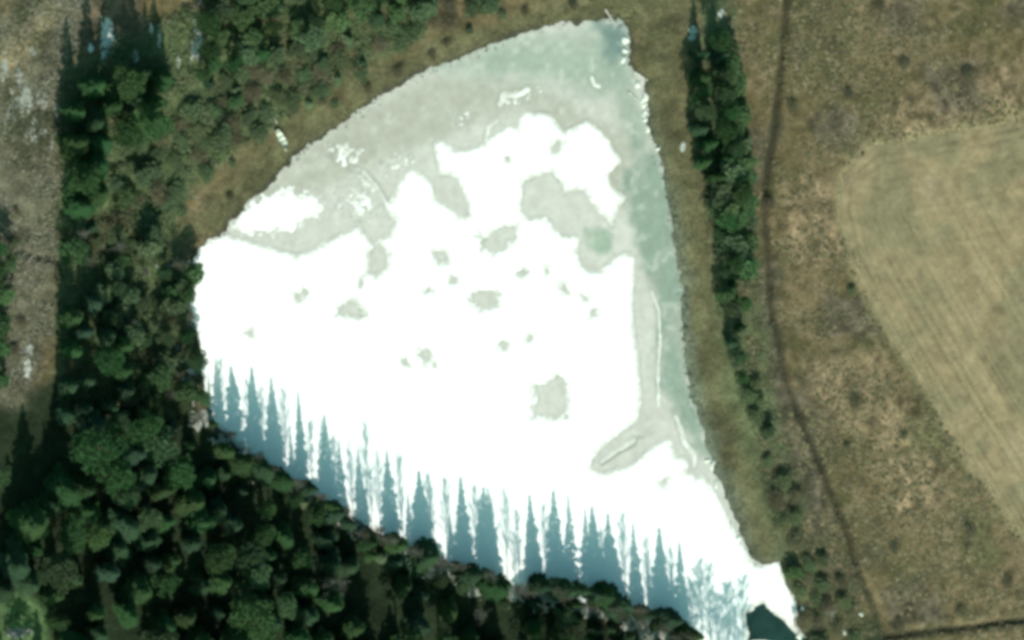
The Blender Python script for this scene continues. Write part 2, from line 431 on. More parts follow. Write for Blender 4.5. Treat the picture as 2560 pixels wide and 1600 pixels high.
def ice_col(x, y):
    a = fbm(x, y, 4, 4, 91); b = fbm(x, y, 1.5, 3, 93)
    col = np.zeros(np.shape(x) + (3,)) + np.array((.49, .465, .43))
    def z(poly, soft, c, amt=1.0, n=3.5):
        nonlocal col
        col = mixc(col, c, sstep(-soft, soft, sdist(x, y, poly) + n * a) * amt)
    z(T_NW, 2, (.375, .358, .308), 1, 2)
    z(T_NE, 3.0, (.295, .335, .280), .95, 6)
    z(T_E, 1.6, (.215, .272, .222), .95, 5)
    z(T_BLUE, 1.5, (.145, .20, .185))
    z(T_HOLE, 1.2, (.25, .33, .25), .8)
    col = mixc(col, (.47, .455, .41), sstep(.12, .3, b + .6 * a) * .4)
    dk = np.exp(-(seg_dist(x, y, PX([(330,985),(600,800),(820,690),(880,560),(960,570)], 1450, 1000, 6.05)) / .3) ** 2)
    col = mixc(col, (.24, .25, .21), dk * .8)
    dk = np.exp(-(seg_dist(x, y, P([(870,405),(900,445),(945,525)])) / .2) ** 2)
    col = mixc(col, (.25, .25, .22), dk * .8)
    c2 = fbm(x, y, 7, 4, 97, .6)
    col = mixc(col, (.40, .385, .34), sstep(.02, .2, c2) * .35)
    col = mixc(col, (.20, .26, .22), sstep(.14, .26, -c2 + .3 * b) * .4 * sstep(.5, .3, col[..., 0]))
    rim = np.exp(-((snow_s(x, y) + .22) / .28) ** 2)
    col = mixc(col, col * np.array((.74, .76, .78)), rim * sstep(-.12, .1, b))     # meltwater along the snow's edge
    return col * (1 + .28 * b)[..., None]
lx = np.arange(LAKE[:, 0].min() - 3, LAKE[:, 0].max() + 3, .4); ly = np.arange(LAKE[:, 1].min() - 3, LAKE[:, 1].max() + 3, .4)
tag(grid_mesh('lake_ice', lx, ly, lambda x, y: np.zeros(np.shape(x)), M['ice'], lambda x, y: sdist(x, y, LAKE) > -2.5, ice_col), kind='structure')
def snow_col(x, y):
    s = snow_s(x, y)
    w = sstep(-.1, 1.5, s + 1.6 * fbm(x, y, .8, 3, 113))
    return mixc(np.zeros(np.shape(x) + (3,)) + np.array((.52, .50, .46)), (.87, .87, .86), w)   # thin wet snow towards its edges
def snow_z(x, y):
    s = snow_s(x, y)
    return np.clip(s * .12, -.06, .06) + .05 * sstep(.3, 3, s) + .05 * fbm(x, y, 6, 3, 107) * sstep(.5, 3, s)
sx = np.arange(LAKE[:, 0].min() - 1, LAKE[:, 0].max() + 1, .26); sy = np.arange(LAKE[:, 1].min() - 1, LAKE[:, 1].max() + 1, .26)
tag(grid_mesh('snow_cover', sx, sy, snow_z, M['lakesnow'], lambda x, y: (snow_s(x, y) > -.45) & (sdist(x, y, LAKE) > -1.6), snow_col), kind='structure')
wp = WATER; wc = wp.mean(0)
wx = np.arange(wp[:, 0].min() - 1, wp[:, 0].max() + 1, .3); wy = np.arange(wp[:, 1].min() - 1, wp[:, 1].max() + 1, .3)
tag(grid_mesh('open_water', wx, wy, lambda x, y: .006 + np.minimum(sdist(x, y, wp) * .05 + .04 * fbm(x, y, 1.2, 2, 109), 0), M['water'], lambda x, y: sdist(x, y, wp) > -.5), kind='structure')

# ------------------------------------------------------------------ patches of old snow left on land
SNOWP = [((62,860),(2.2,7)),((255,100),(3.2,5)),((250,75),(2.5,6)),((470,60),(2.4,10)),((462,120),(2.2,6)),((5,180),(2,6)),((395,628),(5.5,1.2)),((430,622),(4,1.3)),
         ((10,150),(1.6,4)),((262,770),(2.5,3)),((420,830),(3,4)),((330,770),(2,3)),((1635,80),(2,3.5)),((1700,30),(1.5,3)),((1612,345),(1.0,3)),((45,250),(3,4)),
         ((70,820),(1.6,4)),((545,965),(2,6)),((455,915),(2.2,9)),((435,925),(1.8,6)),((355,255),(2,3)),((1960,1450),(2,3)),((40,1495),(6,2.2))]
def snow_patch(x, y, w, h, seed):
    cx, cy, _ = D(x, y)
    n = 22
    xs = np.linspace(-w * .55, w * .55, n * 2); ys = np.linspace(-h * .55, h * .55, n * 2)
    def zf(X, Y):
        r = np.sqrt((X / (w * .5)) ** 2 + (Y / (h * .5)) ** 2)
        f = .75 - r + 2.6 * fbm(X + cx, Y + cy, .9, 4, seed, .65)
        return ground_h(X + cx, Y + cy) + np.clip(f * .25, -.5, .10)
    def kp(X, Y):
        r = np.sqrt((X / (w * .5)) ** 2 + (Y / (h * .5)) ** 2)
        return (.75 - r + 2.6 * fbm(X + cx, Y + cy, .9, 4, seed, .65)) > -.25
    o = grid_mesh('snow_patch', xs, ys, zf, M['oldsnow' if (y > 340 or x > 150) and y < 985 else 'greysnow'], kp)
    o.location = (cx, cy, 0.0)
    return tag(o, kind='structure')
for i in range(22):
    SNOWP.append(((rnd.uniform(10, 135), rnd.uniform(120, 340)), (rnd.uniform(.8, 2.0), rnd.uniform(1.5, 5))))
for i in range(8):
    SNOWP.append(((rnd.uniform(200, 480), rnd.uniform(10, 150)), (rnd.uniform(.8, 1.8), rnd.uniform(2, 6))))
for i in range(26):
    q = i / 25
    x = 490 + q * 1080
    y = float(np.interp(x, [490, 560, 650, 760, 880, 1000, 1150, 1300, 1420, 1500, 1600], [985, 1057, 1112, 1182, 1250, 1312, 1370, 1402, 1428, 1462, 1500]))
    SNOWP.append(((x + rnd.uniform(-12, 12), y + rnd.uniform(8, 26)), (rnd.uniform(3.5, 7), rnd.uniform(3, 5.5))))
for i, ((x, y), (w, h)) in enumerate(SNOWP):
    snow_patch(x, y, w, h, 200 + i)

# ------------------------------------------------------------------ tree shapes
class Buf:
    def __init__(s): s.v = []; s.f = []
    def kite(s, p, d, w, up, bend=0.0):
        """leaf blade from p along vector d, half width w"""
        p = Vector(p); d = Vector(d); side = d.cross(Vector(up))
        if side.length < 1e-5: side = Vector((1, 0, 0))
        side = side.normalized() * w
        n = side.cross(d).normalized() if d.length else Vector((0, 0, 1))
        i = len(s.v)
        mid = p + d * .45 + n * bend
        s.v += [tuple(p), tuple(mid + side), tuple(p + d), tuple(mid - side)]
        s.f.append((i, i + 1, i + 2, i + 3))
    def tube(s, pts, rad, sides=6):
        base = len(s.v)
        for k, (p, r) in enumerate(zip(pts, rad)):
            p = Vector(p)
            a = Vector(pts[min(k + 1, len(pts) - 1)]) - Vector(pts[max(k - 1, 0)])
            a.normalize()
            u = a.orthogonal().normalized(); w = a.cross(u)
            for j in range(sides):
                t = 2 * math.pi * j / sides
                s.v.append(tuple(p + (u * math.cos(t) + w * math.sin(t)) * r))
        for k in range(len(pts) - 1):
            for j in range(sides):
                a = base + k * sides + j; b = base + k * sides + (j + 1) % sides
                s.f.append((a, b, b + sides, a + sides))
        s.f.append(tuple(base + (len(pts) - 1) * sides + j for j in range(sides)))
    def mesh(s, name, m, smooth=False):
        me = bpy.data.meshes.new(name); me.from_pydata(s.v, [], s.f); me.materials.append(m)
        if smooth: me.polygons.foreach_set('use_smooth', np.ones(len(me.polygons), bool))
        me.update(); return me
def rv(r, z=1.0):
    while True:
        v = Vector((r.uniform(-1, 1), r.uniform(-1, 1), r.uniform(-z, z)))
        if .05 < v.length < 1: return v
def make_spruce(seed, H=15.0, R=2.2, low=1.2, m='spruce'):
    r = random.Random(seed); t = Buf(); c = Buf()
    lean = (r.uniform(-.2, .2), r.uniform(-.2, .2))
    ax = lambda z: Vector((lean[0] * z / H, lean[1] * z / H, z))
    t.tube([ax(z) for z in (-.3, .4, H * .3, H * .6, H * .98)], (.26, .2, .15, .09, .02), 7)
    z = low; lob = [r.uniform(.7, 1.25) for _ in range(6)]
    while z < H - .2:
        k = (H - z) / (H - low)
        rad = R * min(1, 1.12 * k ** .85 * (.55 + .45 * min(1, (1 - k) * 6 + .3)))
        n = 5 + int(4 * k + r.random() * 2)
        a0 = r.random() * 6.28
        for j in range(n):
            a = a0 + j * 6.283 / n + r.uniform(-.25, .25)
            L = max(.18, rad * r.uniform(.5, 1.25) * lob[int(a / 1.05) % 6])
            dr = r.uniform(.10, .34)
            d = Vector((math.cos(a), math.sin(a), -dr)) * L
            p = ax(z + r.uniform(-.15, .15))
            if k > .25 and r.random() < .6:
                t.tube([p, p + d * .8], (.035, .01), 3)
            c.kite(p + d * .15, d * .9, .13 * L + .05, (0, 0, 1), .05 * L)
            for q in (.4, .62, .82):
                for sd in (-1, 1):
                    b = a + sd * r.uniform(.5, .95)
                    l2 = L * (1.05 - q) * .75 + .14
                    d2 = Vector((math.cos(b), math.sin(b), -dr - r.uniform(0, .35))) * l2
                    c.kite(p + d * q, d2, .16 * l2 + .045, (0, 0, 1), .06 * l2)
        z += .42 + .22 * k
    c.kite(ax(H - .6), (0, 0, 1.0), .07, (1, 0, 0)); c.kite(ax(H - .6), (0, 0, .9), .07, (0, 1, 0))
    return t.mesh('spruce_trunk', M['bark'], True), c.mesh('spruce_crown', M[m]), H
def clump(c, r, o, s, n, lw=.16, ll=.45, flat=.75, up=.25):
    for _ in range(n):
        v = rv(r); v.normalize()
        p = Vector(o) + Vector((v.x, v.y, v.z * flat)) * s * r.uniform(.45, 1.0)
        d = (Vector((v.x, v.y, v.z * .4)) + rv(r) * .8 + Vector((0, 0, up * .5))).normalized() * ll * r.uniform(.6, 1.3)
        c.kite(p, d, lw * r.uniform(.6, 1.3), Vector((0, -.5, 1)) + rv(r) * .9, .03)
def make_pine(seed, H=14.0, R=2.3, m='pine', base=.48):
    r = random.Random(seed); t = Buf(); c = Buf()
    ln = (r.uniform(-.5, .5), r.uniform(-.5, .5))
    ax = lambda z: Vector((ln[0] * (z / H) ** 2, ln[1] * (z / H) ** 2, z))
    t.tube([ax(z) for z in (-.3, .5, H * .35, H * .7, H * .95)], (.27, .21, .17, .1, .03), 7)
    n = r.randint(20, 27)
    for i in range(n):
        z = H * (base + (1 - base) * ((i + .5) / n) ** .85)
        k = (z / H - base) / (1 - base)
        rad = R * math.sqrt(max(.05, 1 - (k * 1.02 - .28) ** 2 * 1.75))
        a = i * 2.4 + r.uniform(-.5, .5)
        q = rad * r.uniform(.35, 1.0)
        o = ax(z) + Vector((math.cos(a) * q, math.sin(a) * q, r.uniform(-.1, .5)))
        t.tube([ax(z - .5), (ax(z - .4) + o) / 2 + Vector((0, 0, -.1)), o], (.06, .045, .02), 4)
        clump(c, r, o, r.uniform(.55, 1.0) * R / 2.3, 84, .13, .42, .6, .35)
    return t.mesh('pine_trunk', M['bark'], True), c.mesh('pine_crown', M[m]), H
def make_birch(seed, H=13.0, R=2.2, m='twig'):
    r = random.Random(seed); t = Buf(); c = Buf()
    ln = (r.uniform(-.6, .6), r.uniform(-.6, .6))
    ax = lambda z: Vector((ln[0] * (z / H) ** 2, ln[1] * (z / H) ** 2, z))
    t.tube([ax(z) for z in (-.3, .5, H * .35, H * .7, H * .97)], (.2, .15, .12, .07, .015), 7)
    n = 26
    for i in range(n):
        z = H * (.28 + .68 * i / n); k = i / n
        L = R * (1.15 - .75 * k) * r.uniform(.7, 1.15)
        a = i * 2.4 + r.uniform(-.4, .4)
        L *= r.choice((.5, .8, 1.0, 1.25))
        d = Vector((math.cos(a), math.sin(a), r.uniform(.7, 2.2))).normalized() * L * 1.35
        p = ax(z + r.uniform(-.4, .4))
        e = p + d
        c.tube([p, p + d * .5 + Vector((0, 0, .1)), e], (.045, .03, .012), 4)
        for _ in range(60):
            q = r.uniform(.2, 1.05)
            s = p + d * q
            v = (rv(r) + d.normalized() * .7 + Vector((0, 0, -.15))).normalized() * r.uniform(.35, .95)
            c.kite(s + rv(r) * .12, v, r.uniform(.014, .034), rv(r))
    return t.mesh('birch_trunk', M['birchbark'], True), c.mesh('birch_crown', M[m]), H
def make_shrub(seed, H=3.0, R=1.5, m='willow', n=16, lw=.09, ll=.32):
    r = random.Random(seed); t = Buf(); c = Buf()
    for i in range(n):
        a = i * 2.4 + r.uniform(-.3, .3); q = R * math.sqrt((i + .3) / n) * r.uniform(.7, 1.1)
        o = Vector((math.cos(a) * q, math.sin(a) * q, H * (.9 - .45 * (q / R) ** 2) * r.uniform(.65, 1.05)))
        t.tube([Vector((o.x * .12, o.y * .12, -.2)), Vector((o.x * .5, o.y * .5, o.z * .5)), o], (.05, .035, .012), 4)
        clump(c, r, o, r.uniform(.4, .75) * R / 1.5, 58, lw, ll, .75, .3)
    return t.mesh('shrub_stems', M['bark'], True), c.mesh('shrub_crown', M[m]), H
KIND = {
 'spruce': [make_spruce(11 + i, 15, 2.0 + .18 * (i % 3), 1.0 + .3 * (i % 2), 'spruce' if i % 2 else 'spruce_b') for i in range(6)],
 'pine': [make_pine(31 + i, 14, 2.3 + .2 * (i % 3), 'pine' if i % 3 else 'pine_b') for i in range(6)],
 'birch': [make_birch(51 + i, 13, 2.1 + .15 * i, 'twig' if i % 2 else 'twig_b') for i in range(5)],
 'young': [make_pine(71 + i, 5, 1.9, 'sapling' if i % 2 else 'sapling_b', .08) for i in range(4)] ,
 'fir': [make_spruce(81 + i, 6, 1.55, .3, 'spruce_b' if i % 2 else 'sapling_b') for i in range(3)],
 'willow': [make_shrub(91 + i, 3, 1.6, 'willow') for i in range(4)],
 'bare': [make_shrub(101 + i, 2.6, 1.5, 'willow_b', 14, .035, .5) for i in range(4)],
}
LOOK = {'spruce': ['blue-green', 'dark green'], 'pine': ['grey-green', 'bright green', 'bright green'], 'birch': ['grey', 'brown'],
        'young': ['grey-green', 'bright green'], 'fir': ['pale green', 'blue-green'], 'willow': ['olive green'], 'bare': ['brown']}
NAMES = {'spruce': ('spruce_tree', 'spruce', 'tree'), 'pine': ('pine_tree', 'pine', 'tree'), 'birch': ('birch_tree', 'leafless birch', 'tree'),
         'young': ('young_pine_tree', 'young pine', 'tree'), 'fir': ('young_spruce_tree', 'young spruce', 'tree'),
         'willow': ('willow_shrub', 'leafy shrub', 'shrub'), 'bare': ('bare_shrub', 'twiggy shrub', 'shrub')}
TREES = []
def plant(kind, x, y, H, zone, wide=1.0, rot=None):
    v = rnd.randrange(len(KIND[kind]))
    tm, cm, h0 = KIND[kind][v]
    s = H / h0
    z = 0.0                                       # set on the ground for all trees at once below
    nm, noun, cat = NAMES[kind]
    e = bpy.data.objects.new(nm, None); e.empty_display_size = .5
    e.location = (x, y, z); e.rotation_euler = (0, 0, rnd.random() * 6.28 if rot is None else rot)
    w = s ** .7 * wide * rnd.uniform(.9, 1.12)
    q = rnd.uniform(.82, 1.2); e.scale = (w * q, w / q, s)
    COL.objects.link(e)
    for n, me in (('trunk', tm), ('crown', cm)):
        o = bpy.data.objects.new(n, me); COL.objects.link(o); o.parent = e
    px, py = project(x, y, z + H * .7)
    TREES.append(dict(o=e, kind=kind, x=x, y=y, look=LOOK[kind][v % len(LOOK[kind])], H=H, zone=zone, px=px, py=py, cat=cat, noun=noun))
    return e
PLACED = []
def ok(x, y, r):
    for (a, b, q) in PLACED:
        if (a - x) ** 2 + (b - y) ** 2 < (min(r, q)) ** 2: return False
    return True
def inside(p, poly):
    return float(sdist(np.array([p[0]]), np.array([p[1]]), poly)[0])
def pick(mix):
    t = rnd.random() * sum(mix.values())
    for k, w in mix.items():
        t -= w
        if t <= 0: return k
    return k

# front row along the south shore: feet found from the tips of the shadows on the ice
L_PER_H = 1 / math.tan(SUN_EL)
TIPS = [(510,850,'spruce',14),(545,868,'spruce',14.5),(594,872,'spruce',15.5),(640,896,'spruce',15.5),(668,925,'birch',14),(703,922,'spruce',15),(730,985,'birch',12),(765,986,'spruce',14.5),
        (800,1045,'spruce',12.5),(828,1060,'birch',13),(845,1065,'spruce',14),(857,1000,'birch',17.5),(890,1075,'birch',13),(913,1062,'spruce',14.5),(943,1068,'birch',15),
        (985,1115,'spruce',13),(1008,1105,'birch',14),(1048,1120,'birch',14),(1087,1125,'spruce',15),(1120,1150,'birch',13.5),(1141,1150,'spruce',15.5),(1152,1150,'spruce',15),(1190,1165,'birch',14.5),
        (1220,1200,'birch',13),(1250,1162,'spruce',14.5),(1285,1190,'birch',13.5),(1306,1148,'spruce',16),(1341,1158,'spruce',15.5),(1380,1190,'spruce',14),(1398,1188,'spruce',14.5),(1438,1210,'spruce',14.5),
        (1470,1206,'birch',15.5),(1494,1230,'spruce',14.5),(1525,1270,'birch',14),(1555,1232,'spruce',15),(1580,1290,'birch',14),(1602,1270,'spruce',15)]
for (x, y, k, H) in TIPS:
    tx, ty, _ = D(x, y)
    L = H * L_PER_H
    bx, by = tx + math.sin(SUN_EAST) * L, ty - math.cos(SUN_EAST) * L
    plant(k, bx, by, H, 'front', rnd.uniform(.8, 1.35) if k == 'spruce' else .62)
    PLACED.append((bx, by, 3.0))
r2 = random.Random(99)
for i in range(30):
    x = 500 + i * 38 + r2.uniform(-16, 16)
    y = float(np.interp(x, [490, 560, 650, 760, 880, 1000, 1150, 1300, 1420, 1500, 1600, 1650], [985, 1057, 1112, 1182, 1250, 1312, 1370, 1402, 1428, 1462, 1500, 1535]))
    k = r2.choice(('spruce', 'birch', 'birch'))
    bx, by, _ = D(x, y + r2.uniform(-2, 16))
    plant(k, bx, by, r2.uniform(6, 13.5) if k != 'pine' else r2.uniform(6, 9), 'front', r2.uniform(.5, .85))
    PLACED.append((bx, by, 2.2))
# leafless birches beyond the bottom edge whose shadows streak the ice in the south-east
for x in (1630, 1652, 1672, 1690, 1712, 1728, 1750):
    tx, ty, _ = D(x, 1310 + rnd.uniform(0, 90) + (x - 1630) * .35)
    H = rnd.uniform(15, 17); L = H * L_PER_H
    plant('birch', tx + math.sin(SUN_EAST) * L, ty - math.cos(SUN_EAST) * L, H, 'below')
    PLACED.append((tx, ty - L, 2.5))

BOAT = G(703, 349)
def scatter(zone, poly, rmin, mix, hr, tries, wide=1.0, margin_lake=.8):
    poly_w = P(poly)
    lo, hi = poly_w.min(0), poly_w.max(0)
    C = np.array([(rnd.uniform(lo[0], hi[0]), rnd.uniform(lo[1], hi[1])) for _ in range(tries)])
    C = C[sdist(C[:, 0], C[:, 1], poly_w) > 0]
    K = [pick(mix) for _ in C]
    H = np.array([rnd.uniform(*hr) for _ in C])
    H = np.array([rnd.uniform(.8, 1.3) if zone in ('heath', 'clearing', 'north_bank') else rnd.uniform(1.4, 2.6) if k in ('willow', 'bare') else min(h, rnd.uniform(3.2, 6.5)) if k in ('young', 'fir') else h for k, h in zip(K, H)])
    B = C.copy(); B[:, 0] -= .65 * H * math.tan(TILT)   # the outline is where the crowns show; the foot stands west of it
    gap = -sdist(B[:, 0], B[:, 1], LAKE)
    if zone == 'south':       # behind the front row the trees stay low enough for sunlit ice to show between the shadows
        H = np.minimum(H, np.maximum(4.5, (gap + 2.5) * math.tan(SUN_EL)))
    if zone == 'south': gap = np.where((fbm(B[:, 0], B[:, 1], 9, 2, 611) > -.09) | (gap < 4), gap, -9)   # gaps in the stand
    dry = (gap > margin_lake) & (sdist(B[:, 0], B[:, 1], Z_CORNER) < 0) & (np.hypot(B[:, 0] - BOAT[0], (B[:, 1] - BOAT[1]) * .8) > 4.5)
    for i in range(len(B)):
        if not dry[i]: continue
        r = rmin * (.75 if K[i] in ('willow', 'bare', 'young', 'fir') else 1) * rnd.uniform(.85, 1.25)
        if not ok(B[i, 0], B[i, 1], r): continue
        plant(K[i], B[i, 0], B[i, 1], H[i], zone, wide * (rnd.uniform(.8, 1.5) if zone == 'south' else 1)); PLACED.append((B[i, 0], B[i, 1], r))
CONIF = {'spruce': .66, 'pine': .29, 'birch': .05}
scatter('south', [(-30,1110),(130,1100),(165,985),(430,985),(520,1060),(650,1130),(780,1200),(900,1270),(1020,1330),(1180,1390),(1320,1430),(1480,1480),(1620,1570),(1620,1640),(-30,1640)],
        4.1, CONIF, (9, 18), 6000, 1.12)
scatter('south', [(520,1065),(650,1125),(780,1195),(900,1262),(1020,1322),(1180,1380),(1320,1412),(1480,1465),(1600,1520),(1600,1560),(1400,1480),(1100,1420),(800,1260),(500,1080)], 3.0, {'young': .3, 'fir': .7}, (2.5, 4), 260, 1.1, -.4)
scatter('westtall', [(180,760),(240,690),(330,860),(330,1000),(170,1000),(170,930)], 4.0, {'spruce': .7, 'pine': .3}, (12, 16), 500, 1.05)
scatter('west', [(165,540),(380,560),(470,650),(455,720),(478,840),(488,990),(330,1000),(300,800),(200,690)], 3.3, {'pine': .18, 'birch': .34, 'willow': .22, 'young': .26}, (5, 8), 1800, 1.08)
scatter('westedge', [(-20,540),(30,560),(40,620),(0,650),(-20,640)], 3.2, {'spruce': .5, 'pine': .5}, (7, 9), 60)
scatter('westedge', [(-20,640),(12,660),(12,800),(0,900),(-20,900)], 3.4, {'young': .7, 'pine': .3}, (5, 7), 150)
scatter('nwtall', [(200,215),(330,160),(420,190),(380,290),(290,330),(250,470),(200,500),(190,300)], 4.0, {'spruce': .7, 'pine': .3}, (13, 17), 900, 1.15)
scatter('nwtop', [(470,60),(520,10),(640,-30),(1000,-30),(1000,30),(800,60),(640,140),(480,190)], 4.0, {'spruce': .3, 'pine': .4, 'young': .3}, (6, 9.5), 500, 1.2)
scatter('nw', [(190,500),(260,480),(300,340),(400,290),(480,200),(640,140),(800,70),(1000,40),(1100,0),(1200,0),(1000,95),(850,180),(720,255),(620,310),(540,375),(420,470),(370,540),(180,600)],
        3.1, {'young': .16, 'willow': .52, 'bare': .26, 'fir': .06}, (2.0, 3.6), 800, 1.4)
scatter('north_bank', [(1000,100),(1200,20),(1450,-20),(1480,20),(1250,50),(1100,110),(900,200),(700,320),(560,460),(430,570),(370,550),(540,380),(700,265),(850,180)], 3.0, {'willow': .5, 'bare': .5}, (2, 3), 220, 1.2)
scatter('row', [(1660,110),(1690,90),(1715,160),(1722,300),(1725,420),(1690,430),(1665,420),(1652,330),(1642,200)], 3.4, {'spruce': .6, 'pine': .4}, (7.5, 12), 600, 1.0)
scatter('row', [(1715,110),(1738,150),(1750,320),(1752,360),(1730,360)], 2.8, {'young': 1.0}, (4, 6), 300, 1.15)
scatter('row', [(1690,400),(1740,320),(1762,420),(1770,560),(1766,640),(1735,640),(1705,560)], 2.8, {'young': .8, 'pine': .2}, (5, 8.5), 700, 1.2)
scatter('row', [(1700,640),(1745,630),(1758,740),(1762,900),(1745,900),(1725,780)], 3.3, {'spruce': .4, 'pine': .3, 'young': .3}, (5, 7.5), 250, .95)
scatter('rowsouth', [(1735,900),(1780,890),(1825,1010),(1800,1060),(1760,980)], 3.8, {'young': .3, 'willow': .7}, (2.5, 4), 70, 1.1)
scatter('rowsouth', [(1800,1060),(1840,1050),(1880,1180),(1900,1280),(1960,1400),(1980,1520),(1900,1520),(1880,1400),(1830,1200)], 4.2, {'young': .12, 'willow': .5, 'bare': .38}, (2, 3), 130, 1.3)
scatter('rowsouth', [(1880,1290),(1960,1300),(2040,1420),(2060,1520),(1920,1520),(1900,1440)], 3.6, {'young': .2, 'willow': .6, 'bare': .2}, (2, 3.2), 60, 1.3)
scatter('heath', [(1760,0),(1980,0),(2300,40),(2420,100),(2300,270),(2050,330),(1960,420),(1960,560),(2100,860),(2300,1200),(2420,1380),(2420,1512),(2100,1512),(2000,1300),(1860,950),(1800,600),(1780,200)],
        10.5, {'bare': .9, 'willow': .1}, (.8, 1.2), 45, 1.5)
scatter('clearing', [(60,140),(130,130),(140,330),(60,340)], 3.0, {'birch': 1.0}, (4, 6.5), 14, .8)
scatter('clearing', [(0,40),(120,10),(150,120),(130,300),(130,560),(110,800),(40,900),(0,700)], 6, {'bare': .8, 'willow': .2}, (1, 2), 8, 1.2)

TZ = ground_h(np.array([t['x'] for t in TREES]), np.array([t['y'] for t in TREES]))
for t, z in zip(TREES, TZ): t['o'].location.z = float(z)

# ------------------------------------------------------------------ labels: kind, size, colour and where it stands
ORD = ['first','second','third','fourth','fifth','sixth','seventh','eighth','ninth','tenth','eleventh','twelfth','thirteenth','fourteenth','fifteenth','sixteenth','seventeenth',
       'eighteenth','nineteenth','twentieth','twenty-first','twenty-second','twenty-third','twenty-fourth','twenty-fifth','twenty-sixth','twenty-seventh','twenty-eighth',
       'twenty-ninth','thirtieth','thirty-first','thirty-second','thirty-third','thirty-fourth','thirty-fifth','thirty-sixth','thirty-seventh','thirty-eighth','thirty-ninth','fortieth'] + ['forty-' + w for w in ('first','second','third','fourth','fifth','sixth','seventh','eighth','ninth')] + ['fiftieth'] + \
      [t + '-' + w for t in ('fifty', 'sixty', 'seventy', 'eighty', 'ninety') for w in ('first','second','third','fourth','fifth','sixth','seventh','eighth','ninth')]
PLACE = {'south': ('southern forest', 'trees of the forest south of the lake', 62), 'westtall': ('dark grove far west', 'tall trees west of the lake', 70),
         'west': ('western shore wood', 'trees of the wood west of the lake', 55), 'westedge': ('left photo margin', 'trees along the left margin', 90),
         'nwtall': ('dark northwestern grove', 'tall trees north-west of the lake', 60), 'nwtop': ('top edge wood', 'trees along the top edge', 60),
         'nw': ('northwestern thicket', 'young trees between grove and lake', 45), 'north_bank': ('brown northern bank', 'shrubs on the northern bank', 60),
         'row': ('eastern tree belt', 'trees of the belt east of the lake', 60), 'rowsouth': ('southeastern thicket', 'young trees south-east of the lake', 70),
         'heath': ('heath by the field', 'shrubs on the heath', 110), 'clearing': ('left clearing', 'shrubs in the clearing', 130)}
def sized(t):
    r = {'spruce': 13.5, 'pine': 11.5, 'birch': 11.5, 'young': 5, 'fir': 5, 'willow': 2.0, 'bare': 2.0}[t['kind']]
    return 'tall' if t['H'] > r * 1.1 else 'small' if t['H'] < r * .85 else 'mid-sized'
front = sorted([t for t in TREES if t['zone'] == 'front'], key=lambda t: t['px'])
for i, t in enumerate(front):
    tag(t['o'], '%s %s, %s from left in the front row shading the lake ice' % (t['look'], t['noun'], ORD[i]), t['cat'], 'trees along the southern ice edge')
below = sorted([t for t in TREES if t['zone'] == 'below'], key=lambda t: t['px'])
for i, t in enumerate(below):
    tag(t['o'], "%s from the left of the birches just past the bottom edge, striping the snow" % ORD[i], t['cat'], 'birches past the bottom edge')
for zn, (where, grp, band) in PLACE.items():
    rows = {}
    for t in TREES:
        if t['zone'] == zn: rows.setdefault(int((t['py'] + 2000) // band), []).append(t)
    for ri, key in enumerate(sorted(rows)):
        for ci, t in enumerate(sorted(rows[key], key=lambda t: t['px'])):
            tag(t['o'], '%s %s %s, %s from left, %s row down, %s' % (sized(t), t['look'], t['noun'], ORD[ci], ORD[ri], where), t['cat'], grp)

# ------------------------------------------------------------------ dry grass tussocks (uncountable)
def tussocks(name, n, region, size, density_seed, palette, seed):
    rs = np.random.RandomState(seed)
    lo, hi = region.min(0), region.max(0)
    x = rs.uniform(lo[0], hi[0], n); y = rs.uniform(lo[1], hi[1], n)
    k = (sdist(x, y, region) > .3) & (sdist(x, y, LAKE) < -1.0) & (sdist(x, y, FIELD) < -.3) & (seg_dist(x, y, DITCH) > .9) & (seg_dist(x, y, DITCH2) > .9) & \
        (fbm(x, y, 7, 4, density_seed) + rs.uniform(-.12, .12, n) > .0)
    x, y = x[k], y[k]; n = len(x)
    z = ground_h(x, y)
    nb = 7
    s = rs.uniform(*size, n)
    ang = rs.uniform(0, 6.28, (n, 1)) + np.arange(nb) * 6.283 / nb
    rad = s[:, None] * rs.uniform(.6, 1.25, (n, nb))
    V = np.zeros((n, nb + 1, 3))
    V[:, 0, 0] = x + rs.uniform(-.2, .2, n) * s; V[:, 0, 1] = y + rs.uniform(-.2, .2, n) * s; V[:, 0, 2] = z + s * rs.uniform(.22, .5, n)
    V[:, 1:, 0] = x[:, None] + np.cos(ang) * rad; V[:, 1:, 1] = y[:, None] + np.sin(ang) * rad; V[:, 1:, 2] = (z - .05)[:, None] + rs.uniform(-.05, .12, (n, nb)) * s[:, None]
    i = (np.arange(n) * (nb + 1))[:, None]
    a = np.arange(nb)
    F = np.stack([np.broadcast_to(i, (n, nb)), i + 1 + a, i + 1 + (a + 1) % nb], -1).reshape(-1, 3)
    pal = np.array(palette)
    c = pal[rs.randint(0, len(pal), n)] * rs.uniform(.75, 1.25, (n, 1))
    C = np.repeat(c[:, None, :], nb + 1, 1)
    o = mesh_obj(name, V.reshape(-1, 3), F, M['grass'], None, True, C.reshape(-1, 3))
    return o
HEATH = P([(1700,-40),(2460,-40),(2460,1560),(1900,1560),(1800,1100),(1740,700)])
tag(tussocks('dry_grass', 24000, HEATH, (.2, .62), 301, [(.108, .095, .05), (.128, .108, .064), (.09, .083, .044), (.148, .122, .076), (.072, .068, .038)], 1),
    'dry brown grass tussocks covering the heath between tree belt and field', 'grass', kind='stuff')
tag(tussocks('bank_grass', 9000, Z_BANKN, (.14, .36), 303, [(.115, .10, .048), (.14, .12, .065), (.085, .085, .04), (.10, .095, .05)], 2),
    'flattened olive brown grass on the bank around the lake', 'grass', kind='stuff')
